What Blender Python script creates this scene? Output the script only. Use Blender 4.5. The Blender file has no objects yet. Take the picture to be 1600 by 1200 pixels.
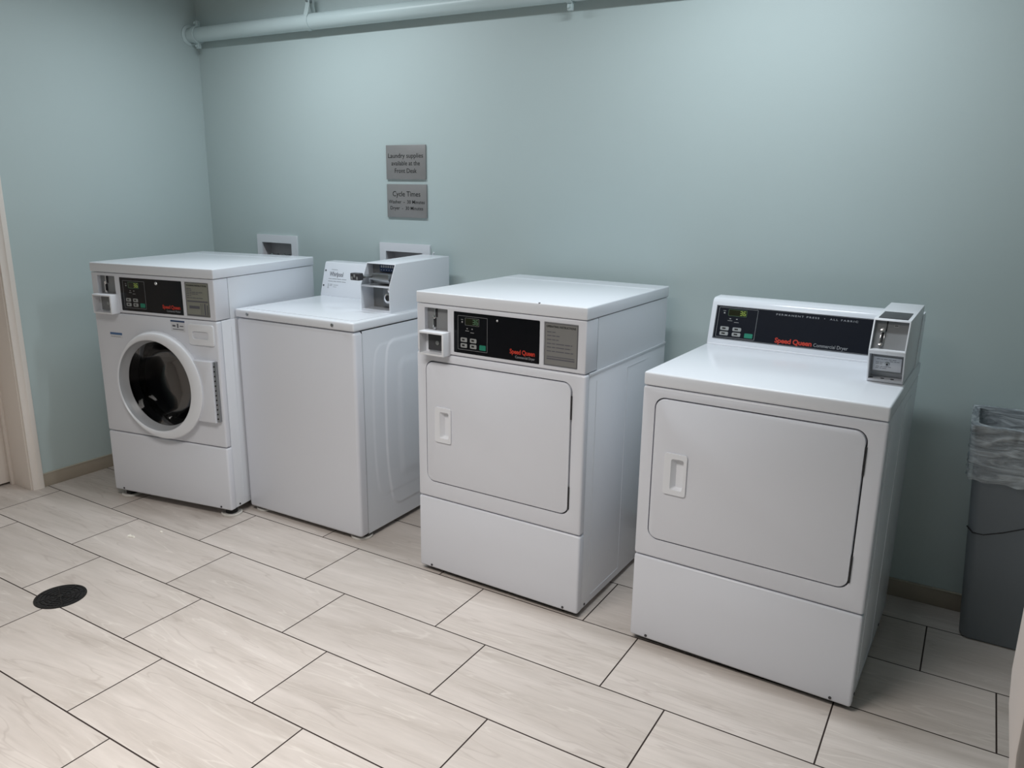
import bpy, bmesh, math, random
from mathutils import Vector, Matrix
PI = math.pi
scene = bpy.context.scene
C = scene.collection

# ------------------------------------------------------------------ camera
YAW, PITCH, ROLL = -0.540332, 0.247377, 0.0131550
CAM = Vector((3.785446, -2.968688, 1.445914))
FPX = 1210.646
fwd = Vector((math.sin(YAW)*math.cos(PITCH), math.cos(YAW)*math.cos(PITCH), -math.sin(PITCH)))
rt = Vector((math.cos(YAW), -math.sin(YAW), 0))
up = rt.cross(fwd)
r2 = math.cos(ROLL)*rt + math.sin(ROLL)*up
u2 = -math.sin(ROLL)*rt + math.cos(ROLL)*up
cd = bpy.data.cameras.new('camera'); cam = bpy.data.objects.new('camera', cd); C.objects.link(cam)
cd.sensor_width = 36; cd.sensor_fit = 'HORIZONTAL'; cd.lens = 36*FPX/1600
cd.clip_start = 0.02; cd.clip_end = 50
cam.matrix_world = Matrix.Translation(CAM) @ Matrix((r2, u2, -fwd)).transposed().to_4x4()
scene.camera = cam

# ------------------------------------------------------------------ world and lamps
CEIL = 2.50
w = bpy.data.worlds.new('world'); scene.world = w; w.use_nodes = True
w.node_tree.nodes['Background'].inputs[0].default_value = (0.80, 0.88, 0.95, 1)
w.node_tree.nodes['Background'].inputs[1].default_value = 0.02
def area(name, loc, sx, sy, power, spread=180, color=(0.93, 0.97, 1.0), rot=(0, 0, 0)):
    l = bpy.data.lights.new(name, 'AREA'); l.shape = 'RECTANGLE'; l.size = sx; l.size_y = sy
    l.energy = power; l.color = color; l.spread = math.radians(spread)
    o = bpy.data.objects.new(name, l); C.objects.link(o); o.location = loc; o.rotation_euler = rot
    return o
COOL, WARM = (0.86, 0.94, 1.0), (1.0, 0.955, 0.92)
area('ceiling_lamp_left', (1.15, -0.72, CEIL-.03), 0.9, 0.10, 14.0, 168, COOL)
area('ceiling_lamp_right', (3.08, -0.72, CEIL-.03), 0.9, 0.10, 15.5, 168, COOL)
area('ceiling_lamp_room', (2.40, -2.35, CEIL-.03), 1.2, 0.6, 34, 124, WARM)
vs = scene.view_settings
vs.view_transform = 'Standard'; vs.look = 'None'; vs.gamma = 1; vs.use_curve_mapping = False
vs.exposure = 0.0
scene.cycles.max_bounces = 8; scene.cycles.diffuse_bounces = 5; scene.cycles.glossy_bounces = 5
scene.cycles.transparent_max_bounces = 12

# ------------------------------------------------------------------ materials
def mat(name, col, rough=.5, metal=0, spec=.5, coat=0, emis=None, estr=0, alpha=1, trans=0, ior=1.45, noise=0, nscale=8, bump=0, bscale=200):
    m = bpy.data.materials.new(name); m.use_nodes = True; nt = m.node_tree; b = nt.nodes['Principled BSDF']
    b.inputs['Base Color'].default_value = (*col, 1); b.inputs['Roughness'].default_value = rough
    b.inputs['Metallic'].default_value = metal; b.inputs['Specular IOR Level'].default_value = spec
    b.inputs['Coat Weight'].default_value = coat; b.inputs['Coat Roughness'].default_value = .06
    b.inputs['Alpha'].default_value = alpha; b.inputs['Transmission Weight'].default_value = trans; b.inputs['IOR'].default_value = ior
    if emis: b.inputs['Emission Color'].default_value = (*emis, 1); b.inputs['Emission Strength'].default_value = estr
    tc = None
    if noise or bump:
        tc = nt.nodes.new('ShaderNodeTexCoord')
    if noise:
        n = nt.nodes.new('ShaderNodeTexNoise'); n.inputs['Scale'].default_value = nscale; n.inputs['Detail'].default_value = 5
        nt.links.new(tc.outputs['Object'], n.inputs['Vector'])
        mx = nt.nodes.new('ShaderNodeMix'); mx.data_type = 'RGBA'
        mx.inputs[6].default_value = (*[c*(1-noise) for c in col], 1); mx.inputs[7].default_value = (*[min(1, c*(1+noise)) for c in col], 1)
        nt.links.new(n.outputs['Fac'], mx.inputs[0]); nt.links.new(mx.outputs[2], b.inputs['Base Color'])
    if bump:
        n2 = nt.nodes.new('ShaderNodeTexNoise'); n2.inputs['Scale'].default_value = bscale; n2.inputs['Detail'].default_value = 3
        nt.links.new(tc.outputs['Object'], n2.inputs['Vector'])
        bp = nt.nodes.new('ShaderNodeBump'); bp.inputs['Strength'].default_value = bump; bp.inputs['Distance'].default_value = .002
        nt.links.new(n2.outputs['Fac'], bp.inputs['Height']); nt.links.new(bp.outputs['Normal'], b.inputs['Normal'])
    return m
M = {}
M['enamel'] = mat('white_enamel', (.73, .755, .80), .22, spec=.5, noise=.012, nscale=3, bump=.03, bscale=350)
M['panel'] = mat('white_front_enamel', (.685, .70, .75), .30, noise=.012, nscale=3, bump=.03, bscale=350)
M['plastic'] = mat('white_plastic', (.75, .765, .80), .28, noise=.01)
M['wall'] = mat('painted_wall', (.485, .565, .560), .40, spec=.45, noise=.02, nscale=2.5, bump=.10, bscale=260)
M['ceil'] = mat('ceiling_paint', (.62, .63, .62), .8, noise=.02)
M['pipe'] = mat('pipe_paint', (.52, .61, .61), .32, noise=.03, nscale=6, bump=.05, bscale=60)
M['trim'] = mat('door_paint', (.80, .73, .67), .4, noise=.02, nscale=4)
M['jamb'] = mat('frame_paint_taupe', (.44, .40, .375), .45, noise=.02, nscale=4)
M['gap'] = mat('dark_gap', (.02, .02, .022), .7, noise=.2)
M['black'] = mat('black_gloss_panel', (.004, .004, .006), .16, spec=.35, noise=.1)
M['navy'] = mat('navy_black_panel', (.008, .010, .016), .22, spec=.4, noise=.1)
M['rubber'] = mat('black_rubber', (.01, .01, .01), .6, noise=.2)
M['cream'] = mat('cream_felt_pad', (.62, .60, .56), .6, noise=.05)
M['chrome'] = mat('chrome', (.78, .78, .8), .12, metal=1, noise=.03)
M['steel'] = mat('dull_steel', (.36, .37, .38), .38, metal=1, noise=.1, nscale=40)
M['grey'] = mat('grey_insert', (.22, .225, .23), .45, noise=.04)
M['bezel_shade'] = mat('shaded_bezel_plastic', (.36, .37, .39), .35, noise=.03)  # shading on the door's inner cone painted in as grey
M['darkgrey'] = mat('dark_grey_insert', (.05, .05, .055), .4, noise=.06)
M['label'] = mat('label_grey', (.20, .20, .195), .45, noise=.04)
M['labelg'] = mat('label_grey_green', (.23, .235, .20), .45, noise=.04)
M['ink'] = mat('black_ink', (.012, .012, .012), .5, noise=.1)
M['greyink'] = mat('grey_ink', (.10, .10, .12), .5, noise=.1)
M['paleink'] = mat('pale_grey_ink', (.30, .31, .33), .5, noise=.1)
M['whiteink'] = mat('white_ink', (.55, .55, .56), .5, noise=.1)
M['line'] = mat('grey_outline_ink', (.22, .23, .24), .5, noise=.1)
M['red'] = mat('red_ink', (.48, .035, .018), .5, noise=.05)
M['greenbtn'] = mat('green_button', (.015, .20, .13), .4, noise=.06)
M['btn'] = mat('grey_button', (.30, .31, .31), .4, noise=.06)
M['blue'] = mat('blue_label', (.02, .05, .13), .45, noise=.1)
M['bluelt'] = mat('blue_sticker', (.06, .14, .30), .45, noise=.1)
M['sticker'] = mat('sticker_white', (.62, .63, .66), .4, noise=.04)
M['lcd'] = mat('display_window', (.012, .014, .004), .2, noise=.1)
M['digit'] = mat('display_digits', (.2, .3, .05), .4, emis=(.55, .70, .16), estr=.16, noise=.1)
M['digitdim'] = mat('display_digits_dim', (.05, .10, .06), .4, emis=(.35, .7, .4), estr=.09, noise=.1)
M['can'] = mat('grey_can_plastic', (.165, .185, .205), .42, noise=.04, nscale=5, bump=.05, bscale=300)
M['drum'] = mat('drum_steel', (.04, .04, .044), .32, metal=1, noise=.1, nscale=14)
M['drain'] = mat('drain_iron', (.012, .011, .011), .45, metal=.3, noise=.3, nscale=60)
M['sign'] = mat('sign_brushed_metal', (.30, .29, .285), .42, metal=.35, noise=.05, nscale=40)
M['tilebase'] = mat('baseboard_tile', (.35, .30, .24), .45, noise=.10, nscale=9)
M['cap'] = mat('baseboard_cap', (.42, .38, .31), .4, noise=.05)
M['boxin'] = mat('outlet_box_inside', (.60, .57, .585), .6, noise=.08)
M['paper'] = mat('paper_scrap', (.80, .76, .68), .6, noise=.06)
# smoked door glass and thin bag film
def glassmat(name, tint, mixf, rough=.05):
    m = bpy.data.materials.new(name); m.use_nodes = True; nt = m.node_tree; nt.nodes.clear()
    out = nt.nodes.new('ShaderNodeOutputMaterial'); t = nt.nodes.new('ShaderNodeBsdfTransparent'); g = nt.nodes.new('ShaderNodeBsdfGlossy')
    t.inputs[0].default_value = (*tint, 1); g.inputs['Roughness'].default_value = rough
    f = nt.nodes.new('ShaderNodeFresnel'); f.inputs[0].default_value = 1.45
    mu = nt.nodes.new('ShaderNodeMath'); mu.operation = 'MULTIPLY'; mu.inputs[1].default_value = mixf
    nt.links.new(f.outputs[0], mu.inputs[0])
    mx = nt.nodes.new('ShaderNodeMixShader'); nt.links.new(mu.outputs[0], mx.inputs[0]); nt.links.new(t.outputs[0], mx.inputs[1]); nt.links.new(g.outputs[0], mx.inputs[2])
    nt.links.new(mx.outputs[0], out.inputs[0]); return m
M['glass'] = glassmat('smoked_door_glass', (.06, .06, .065), .18)
def bagmat():
    m = bpy.data.materials.new('bag_film'); m.use_nodes = True; nt = m.node_tree; nt.nodes.clear()
    out = nt.nodes.new('ShaderNodeOutputMaterial'); t = nt.nodes.new('ShaderNodeBsdfTransparent'); p = nt.nodes.new('ShaderNodeBsdfPrincipled')
    t.inputs[0].default_value = (.90, .92, .93, 1)
    p.inputs['Base Color'].default_value = (.62, .66, .69, 1); p.inputs['Roughness'].default_value = .28
    tc = nt.nodes.new('ShaderNodeTexCoord'); mp = nt.nodes.new('ShaderNodeMapping'); mp.inputs['Scale'].default_value = (5, 5, 22)
    nt.links.new(tc.outputs['Object'], mp.inputs[0])
    n = nt.nodes.new('ShaderNodeTexNoise'); n.inputs['Scale'].default_value = 1.6; n.inputs['Detail'].default_value = 4; n.inputs['Distortion'].default_value = 1.2
    nt.links.new(mp.outputs[0], n.inputs['Vector'])
    mr = nt.nodes.new('ShaderNodeMapRange'); mr.inputs[1].default_value = .40; mr.inputs[2].default_value = .68; mr.inputs[3].default_value = .28; mr.inputs[4].default_value = .75
    nt.links.new(n.outputs['Fac'], mr.inputs[0])
    bp = nt.nodes.new('ShaderNodeBump'); bp.inputs['Strength'].default_value = .9; bp.inputs['Distance'].default_value = .01
    nt.links.new(n.outputs['Fac'], bp.inputs['Height']); nt.links.new(bp.outputs['Normal'], p.inputs['Normal'])
    mx = nt.nodes.new('ShaderNodeMixShader'); nt.links.new(mr.outputs[0], mx.inputs[0]); nt.links.new(t.outputs[0], mx.inputs[1]); nt.links.new(p.outputs[0], mx.inputs[2])
    nt.links.new(mx.outputs[0], out.inputs[0]); return m
M['bag'] = bagmat()

def tile_material():
    m = bpy.data.materials.new('floor_tile'); m.use_nodes = True; nt = m.node_tree; N = nt.nodes; L = nt.links
    b = N['Principled BSDF']
    geo = N.new('ShaderNodeNewGeometry'); sep = N.new('ShaderNodeSeparateXYZ'); L.new(geo.outputs['Position'], sep.inputs[0])
    def mth(op, a, bb=None, c=None):
        n = N.new('ShaderNodeMath'); n.operation = op
        for i, q in enumerate((a, bb, c)):
            if q is None: continue
            if isinstance(q, (int, float)): n.inputs[i].default_value = q
            else: L.new(q, n.inputs[i])
        return n.outputs[0]
    TW, TL, Y0, X0, ST = .30217, .6127, -.78148, .524, .2042
    rowf = mth('DIVIDE', mth('SUBTRACT', Y0, sep.outputs[1]), TW)      # row 0 lies between line 0 and line 1
    row = mth('FLOOR', rowf); fr = mth('FRACT', rowf)
    xx = mth('DIVIDE', mth('SUBTRACT', sep.outputs[0], mth('MULTIPLY_ADD', row, ST, X0)), TL)
    colm = mth('FLOOR', xx); fx = mth('FRACT', xx)
    dy = mth('MULTIPLY', mth('MINIMUM', fr, mth('SUBTRACT', 1.0, fr)), TW)
    dx = mth('MULTIPLY', mth('MINIMUM', fx, mth('SUBTRACT', 1.0, fx)), TL)
    d = mth('MINIMUM', dx, dy)
    grout = N.new('ShaderNodeMapRange'); grout.interpolation_type = 'SMOOTHSTEP'
    grout.inputs[1].default_value = .0019; grout.inputs[2].default_value = .0026; L.new(d, grout.inputs[0])
    comb = N.new('ShaderNodeCombineXYZ'); L.new(row, comb.inputs[0]); L.new(colm, comb.inputs[1])
    wn = N.new('ShaderNodeTexWhiteNoise'); wn.noise_dimensions = '3D'; L.new(comb.outputs[0], wn.inputs['Vector'])
    sc = N.new('ShaderNodeSeparateXYZ'); L.new(wn.outputs['Color'], sc.inputs[0])
    # vein coordinates: stretched along the tile, shifted per tile
    vx = mth('ADD', mth('MULTIPLY', sep.outputs[0], 1.0), mth('MULTIPLY', sc.outputs[0], 40.0))
    vy = mth('ADD', mth('ADD', mth('MULTIPLY', sep.outputs[1], 8.5), mth('MULTIPLY', sep.outputs[0], mth('MULTIPLY_ADD', sc.outputs[2], 1.2, -.9))), mth('MULTIPLY', sc.outputs[1], 40.0))
    vc = N.new('ShaderNodeCombineXYZ'); L.new(vx, vc.inputs[0]); L.new(vy, vc.inputs[1]); L.new(sc.outputs[2], vc.inputs[2])
    n1 = N.new('ShaderNodeTexNoise'); n1.inputs['Scale'].default_value = 1.7; n1.inputs['Detail'].default_value = 6; n1.inputs['Distortion'].default_value = .25; n1.inputs['Roughness'].default_value = .55
    L.new(vc.outputs[0], n1.inputs['Vector'])
    n2 = N.new('ShaderNodeTexNoise'); n2.inputs['Scale'].default_value = 1.1; n2.inputs['Detail'].default_value = 3; n2.inputs['Distortion'].default_value = .35
    L.new(vc.outputs[0], n2.inputs['Vector'])
    n3 = N.new('ShaderNodeTexNoise'); n3.inputs['Scale'].default_value = 9; n3.inputs['Detail'].default_value = 5; n3.inputs['Roughness'].default_value = .6
    L.new(vc.outputs[0], n3.inputs['Vector'])
    base = N.new('ShaderNodeValToRGB'); L.new(n1.outputs['Fac'], base.inputs[0])
    cr = base.color_ramp; cr.elements[0].position = .28; cr.elements[0].color = (.455, .405, .365, 1); cr.elements[1].position = .72; cr.elements[1].color = (.595, .54, .50, 1)
    e = cr.elements.new(.5); e.color = (.535, .482, .442, 1)
    # thin dark and light veins where n2 crosses fixed levels
    def vein(level, width, src):
        a = mth('ABSOLUTE', mth('SUBTRACT', src, level)); r = N.new('ShaderNodeMapRange'); r.interpolation_type = 'SMOOTHSTEP'
        r.inputs[1].default_value = 0; r.inputs[2].default_value = width; r.inputs[3].default_value = 1; r.inputs[4].default_value = 0; L.new(a, r.inputs[0]); return r.outputs[0]
    def mixc(f, a, col, blend='MIX'):
        x = N.new('ShaderNodeMix'); x.data_type = 'RGBA'; x.blend_type = blend
        if isinstance(f, (int, float)): x.inputs[0].default_value = f
        else: L.new(f, x.inputs[0])
        L.new(a, x.inputs[6])
        if isinstance(col, tuple): x.inputs[7].default_value = col
        else: L.new(col, x.inputs[7])
        return x.outputs[2]
    c1 = mixc(mth('MULTIPLY', vein(.47, .010, n2.outputs['Fac']), .30), base.outputs[0], (.33, .28, .25, 1))
    c2 = mixc(mth('MULTIPLY', vein(.56, .010, n2.outputs['Fac']), .38), c1, (.70, .65, .60, 1))
    c2b = mixc(mth('MULTIPLY', vein(.40, .020, n1.outputs['Fac']), .16), c2, (.69, .64, .59, 1))
    gr = N.new('ShaderNodeMapRange'); gr.inputs[1].default_value = .25; gr.inputs[2].default_value = .75; gr.inputs[3].default_value = .94; gr.inputs[4].default_value = 1.05; L.new(n3.outputs['Fac'], gr.inputs[0])
    gc = N.new('ShaderNodeCombineColor'); [L.new(gr.outputs[0], gc.inputs[i]) for i in range(3)]
    c3 = mixc(1.0, c2b, gc.outputs[0], 'MULTIPLY')
    tv = mth('MULTIPLY_ADD', sc.outputs[1], .10, .95); tcv = N.new('ShaderNodeCombineColor'); [L.new(tv, tcv.inputs[i]) for i in range(3)]
    c4 = mixc(1.0, c3, tcv.outputs[0], 'MULTIPLY')
    fin = N.new('ShaderNodeMix'); fin.data_type = 'RGBA'; L.new(grout.outputs[0], fin.inputs[0]); fin.inputs[6].default_value = (.030, .020, .017, 1); L.new(c4, fin.inputs[7])
    L.new(fin.outputs[2], b.inputs['Base Color'])
    rr = N.new('ShaderNodeMapRange'); rr.inputs[3].default_value = .85; rr.inputs[4].default_value = .48; L.new(grout.outputs[0], rr.inputs[0]); L.new(rr.outputs[0], b.inputs['Roughness'])
    b.inputs['Specular IOR Level'].default_value = .35
    bp = N.new('ShaderNodeBump'); bp.inputs['Strength'].default_value = .5; bp.inputs['Distance'].default_value = .0012; L.new(grout.outputs[0], bp.inputs['Height']); L.new(bp.outputs['Normal'], b.inputs['Normal'])
    return m
M['tile'] = tile_material()

# ------------------------------------------------------------------ geometry helpers
def rrect(x0, x1, z0, z1, r, n=6):
    pts = []
    for cx, cz, a0 in ((x1-r, z1-r, 0), (x0+r, z1-r, 90), (x0+r, z0+r, 180), (x1-r, z0+r, 270)):
        for k in range(n+1):
            a = math.radians(a0+90*k/n); pts.append((cx+r*math.cos(a), cz+r*math.sin(a)))
    return pts
def circ(cx, cz, r, n=48, sx=1, sz=1):
    return [(cx+r*sx*math.cos(2*PI*k/n), cz+r*sz*math.sin(2*PI*k/n)) for k in range(n)]
class MB:
    def __init__(s): s.bm = bmesh.new()
    def box(s, x0, x1, y0, y1, z0, z1, bev=0, seg=2):
        b = bmesh.new(); bmesh.ops.create_cube(b, size=1)
        for v in b.verts: v.co = Vector((x0+(v.co.x+.5)*(x1-x0), y0+(v.co.y+.5)*(y1-y0), z0+(v.co.z+.5)*(z1-z0)))
        return s._add(b, bev, seg)
    def _add(s, b, bev=0, seg=2, edges=None):
        if bev: bmesh.ops.bevel(b, geom=edges or b.edges[:], offset=bev, segments=seg, profile=.5, affect='EDGES', clamp_overlap=True)
        me = bpy.data.meshes.new('t'); b.to_mesh(me); b.free(); s.bm.from_mesh(me); bpy.data.meshes.remove(me); return s
    def prism(s, pts, a0, a1, axis='y', bev=0, seg=2, bevaxis=False):
        # pts in the plane across axis: y -> (x,z); x -> (y,z); z -> (x,y)
        b = bmesh.new()
        def P(p, a): return {'y': (p[0], a, p[1]), 'x': (a, p[0], p[1]), 'z': (p[0], p[1], a)}[axis]
        A = [b.verts.new(P(p, a0)) for p in pts]; B = [b.verts.new(P(p, a1)) for p in pts]; n = len(pts)
        b.faces.new(A); b.faces.new(B[::-1])
        for i in range(n): b.faces.new((A[i], A[(i+1) % n], B[(i+1) % n], B[i]))
        bmesh.ops.recalc_face_normals(b, faces=b.faces[:])
        ed = None
        if bev and bevaxis == 'front':
            k = {'y': 1, 'x': 0, 'z': 2}[axis]; ed = [e for e in b.edges if all(abs(v.co[k]-a0) < 1e-7 for v in e.verts)]
        elif bev and bevaxis == 'caps':
            ed = [e for e in b.edges if e.verts[0].index//n == e.verts[1].index//n]
            A_ = set(A); B_ = set(B); ed = [e for e in b.edges if (e.verts[0] in A_) == (e.verts[1] in A_)]
        elif bev: ed = [e for e in b.edges if len(e.link_faces) == 2 and e.calc_face_angle(0) > .5]
        return s._add(b, bev, seg, ed)
    def ring(s, outer, inner, a0, a1, axis='y'):
        b = bmesh.new(); n = len(outer)
        def P(p, a): return {'y': (p[0], a, p[1]), 'x': (a, p[0], p[1]), 'z': (p[0], p[1], a)}[axis]
        O0 = [b.verts.new(P(p, a0)) for p in outer]; I0 = [b.verts.new(P(p, a0)) for p in inner]
        O1 = [b.verts.new(P(p, a1)) for p in outer]; I1 = [b.verts.new(P(p, a1)) for p in inner]
        for i in range(n):
            j = (i+1) % n
            b.faces.new((O0[i], O0[j], I0[j], I0[i])); b.faces.new((O1[i], I1[i], I1[j], O1[j]))
            b.faces.new((O0[i], O1[i], O1[j], O0[j])); b.faces.new((I0[i], I0[j], I1[j], I1[i]))
        bmesh.ops.recalc_face_normals(b, faces=b.faces[:])
        return s._add(b)
    def cyl(s, c, r, h, axis='z', r2=None, n=32, bev=0):
        b = bmesh.new(); bmesh.ops.create_cone(b, cap_ends=True, segments=n, radius1=r, radius2=r if r2 is None else r2, depth=h)
        R = {'z': Matrix(), 'x': Matrix.Rotation(PI/2, 4, 'Y'), 'y': Matrix.Rotation(PI/2, 4, 'X')}[axis]
        if bev:
            ed = [e for e in b.edges if e.calc_face_angle(0) > .8]
            bmesh.ops.bevel(b, geom=ed, offset=bev, segments=2, profile=.5, affect='EDGES')
        bmesh.ops.transform(b, matrix=Matrix.Translation(c) @ R, verts=b.verts[:])
        return s._add(b)
    def lathe(s, prof, c=(0, 0, 0), axis='y', n=64, closed=False):
        # prof: (radius, height along axis)
        b = bmesh.new(); rings = []
        for r, h in prof:
            rr = []
            for k in range(n):
                a = 2*PI*k/n; p = {'y': (r*math.cos(a), h, r*math.sin(a)), 'z': (r*math.cos(a), r*math.sin(a), h), 'x': (h, r*math.cos(a), r*math.sin(a))}[axis]
                rr.append(b.verts.new(Vector(p)+Vector(c)))
            rings.append(rr)
        m = len(rings); rng = range(m) if closed else range(m-1)
        for i in rng:
            A, B = rings[i], rings[(i+1) % m]
            for k in range(n): b.faces.new((A[k], A[(k+1) % n], B[(k+1) % n], B[k]))
        bmesh.ops.remove_doubles(b, verts=b.verts[:], dist=1e-6)
        bmesh.ops.recalc_face_normals(b, faces=b.faces[:])
        return s._add(b)
    def tube(s, pts, r, n=10):
        b = bmesh.new(); rings = []; pts = [Vector(p) for p in pts]
        for i, p in enumerate(pts):
            t = (pts[min(i+1, len(pts)-1)]-pts[max(i-1, 0)]).normalized(); a = t.orthogonal() if abs(t.z) > .9 else Vector((0, 0, 1)).cross(t)
            a.normalize(); c = t.cross(a); rings.append([b.verts.new(p+r*(math.cos(2*PI*k/n)*a+math.sin(2*PI*k/n)*c)) for k in range(n)])
        for A, B in zip(rings, rings[1:]):
            for k in range(n): b.faces.new((A[k], A[(k+1) % n], B[(k+1) % n], B[k]))
        b.faces.new(rings[0][::-1]); b.faces.new(rings[-1]); bmesh.ops.recalc_face_normals(b, faces=b.faces[:])
        return s._add(b)
    def build(s, name, m, parent=None, mx=None, smooth=35, cut=None):
        if mx is not None: bmesh.ops.transform(s.bm, matrix=mx, verts=s.bm.verts[:])
        me = bpy.data.meshes.new(name); s.bm.to_mesh(me); s.bm.free()
        o = bpy.data.objects.new(name, me); C.objects.link(o)
        if cut:
            for i, cb in enumerate(cut):
                cm = bpy.data.meshes.new('c'); 
                if mx is not None: bmesh.ops.transform(cb.bm, matrix=mx, verts=cb.bm.verts[:])
                cb.bm.to_mesh(cm); cb.bm.free(); co = bpy.data.objects.new('c', cm); C.objects.link(co)
                md = o.modifiers.new('b', 'BOOLEAN'); md.operation = 'DIFFERENCE'; md.object = co; md.solver = 'EXACT'
                bpy.context.view_layer.update()
                ev = o.evaluated_get(bpy.context.evaluated_depsgraph_get()); nm = bpy.data.meshes.new_from_object(ev)
                o.modifiers.clear(); old = o.data; o.data = nm; nm.name = name; bpy.data.meshes.remove(old)
                bpy.data.objects.remove(co); bpy.data.meshes.remove(cm)
        o.data.materials.clear(); o.data.materials.append(M[m])
        if smooth:
            o.data.shade_smooth(); o.data.set_sharp_from_angle(angle=math.radians(smooth))
        if parent: o.parent = parent
        return o
def tag(o, label, cat, group=None):
    o['label'] = label; o['category'] = cat
    if group: o['group'] = group
    return o
def thing(name, label, cat, loc=(0, 0, 0), rz=0, group=None):
    o = bpy.data.objects.new(name, None); C.objects.link(o); o.location = loc; o.rotation_euler = (0, 0, rz); o.empty_display_size = .1
    return tag(o, label, cat, group)
def struct(o): o['kind'] = 'structure'; return o
def text(body, m, parent, x, z, width=None, height=.01, y=0, mx=None, align='LEFT', name='lettering', bold=0, shear=0, spacing=1, aspect=None, ext=.0003):
    cu = bpy.data.curves.new('txt', 'FONT'); cu.body = body; cu.size = 1; cu.offset = bold; cu.shear = shear; cu.space_character = spacing; cu.resolution_u = 3; cu.extrude = .01
    t = bpy.data.objects.new('t', cu); C.objects.link(t); bpy.context.view_layer.update()
    ev = t.evaluated_get(bpy.context.evaluated_depsgraph_get()); me = bpy.data.meshes.new_from_object(ev)
    bpy.data.objects.remove(t); bpy.data.curves.remove(cu)
    xs = [v.co.x for v in me.vertices]; x0, x1 = min(xs), max(xs)
    k = height/.70; kx = (width/(x1-x0)) if width else k
    wd = (x1-x0)*kx; ox = {'LEFT': 0, 'CENTER': -wd/2, 'RIGHT': -wd}[align]
    for v in me.vertices: v.co = Vector((x+ox+(v.co.x-x0)*kx, y-(v.co.z+.01)*ext/.02, z+v.co.y*k))
    if mx is not None: me.transform(mx)
    me.name = name; me.materials.clear(); me.materials.append(M[m])
    o = bpy.data.objects.new(name, me); C.objects.link(o); o.parent = parent
    return o
def bars(lst, m, parent, y, name='printed_text', mx=None, th=.0003):
    b = MB()
    for x0, x1, z0, z1 in lst: b.box(x0, x1, y-th, y, z0, z1)
    return b.build(name, m, parent, mx, smooth=0)
def frame_line(b, x0, x1, z0, z1, t, y, th=.0004, r=.002):
    b.ring(rrect(x0, x1, z0, z1, r, 3), rrect(x0+t, x1-t, z0+t, z1-t, max(r-t, .0005), 3), y-th, y)
def seven_seg(b, ch, x, z, wd, h, t, y):
    S = {'3': 'abgcd', '6': 'acdefg', '0': 'abcdef', '7': 'abc'}[ch]
    R = {'a': (x, x+wd, z+h-t, z+h), 'g': (x, x+wd, z+h/2-t/2, z+h/2+t/2), 'd': (x, x+wd, z, z+t), 'f': (x, x+t, z+h/2, z+h), 'e': (x, x+t, z, z+h/2), 'b': (x+wd-t, x+wd, z+h/2, z+h), 'c': (x+wd-t, x+wd, z, z+h/2)}
    for q in S: a = R[q]; b.box(a[0], a[1], y-.0003, y, a[2], a[3])
def lines(x0, x1, z, h, pat):
    # a row of word-like dashes
    out = []; x = x0
    for wl, g in pat:
        xe = min(x+wl, x1)
        if x < x1: out.append((x, xe, z, z+h))
        x = xe+g
    return out

# ------------------------------------------------------------------ the room
XR = 5.6
b = MB(); b.box(-.9, XR+.1, -5.0, .1, -.10, 0); struct(b.build('floor', 'tile', smooth=0))
b = MB(); b.box(-.12, XR+.1, 0, .12, 0, CEIL)
struct(b.build('wall_back', 'wall', smooth=0, cut=[MB().box(.406, .640, -.01, .07, .93, 1.147), MB().box(1.279, 1.508, -.01, .07, .93, 1.143)]))
b = MB(); b.box(-.13, 0, -1.125, 0, 0, CEIL); b.box(-.13, 0, -5.0, -2.06, 0, CEIL); b.box(-.13, 0, -2.06, -1.125, 2.07, CEIL)
struct(b.build('wall_left', 'wall', smooth=0))
b = MB(); b.box(XR, XR+.1, -5.0, 0, 0, CEIL); struct(b.build('wall_right', 'wall', smooth=0))
b = MB(); b.box(-.12, XR+.1, -5.1, -5.0, 0, CEIL); struct(b.build('wall_front', 'wall', smooth=0))
b = MB(); b.box(-.12, XR+.1, -5.1, .12, CEIL, CEIL+.1); struct(b.build('ceiling', 'ceil', smooth=0))
# tiled baseboards with a slim metal cap
o = MB().box(0, XR, -.010, 0, 0, .064, .0015).build('baseboard_back', 'tilebase'); struct(o)
c = MB().box(0, XR, -.012, 0, .064, .068, .001).build('cap_strip', 'cap', o)
jb = MB()
for k in range(8): jb.box(.30+k*.6127-.0015, .30+k*.6127+.0015, -.0103, -.009, 0, .064)
jb.build('grout_joint', 'gap', o, smooth=0)
o = MB().box(0, .010, -1.105, -.010, 0, .064, .0015).build('baseboard_left', 'tilebase'); struct(o)
MB().box(0, .012, -1.105, -.012, .064, .068, .001).build('cap_strip', 'cap', o)
jb = MB()
for y in (-.62, -.02-.3): jb.box(.009, .0103, y-.0015, y+.0015, 0, .064)
jb.build('grout_joint', 'gap', o, smooth=0)
# thin bead of caulk left showing high in the corner
struct(MB().cyl((.002, -.002, 2.12), .0022, .80, 'z', n=8).build('trim_3', 'pipe'))
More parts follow.
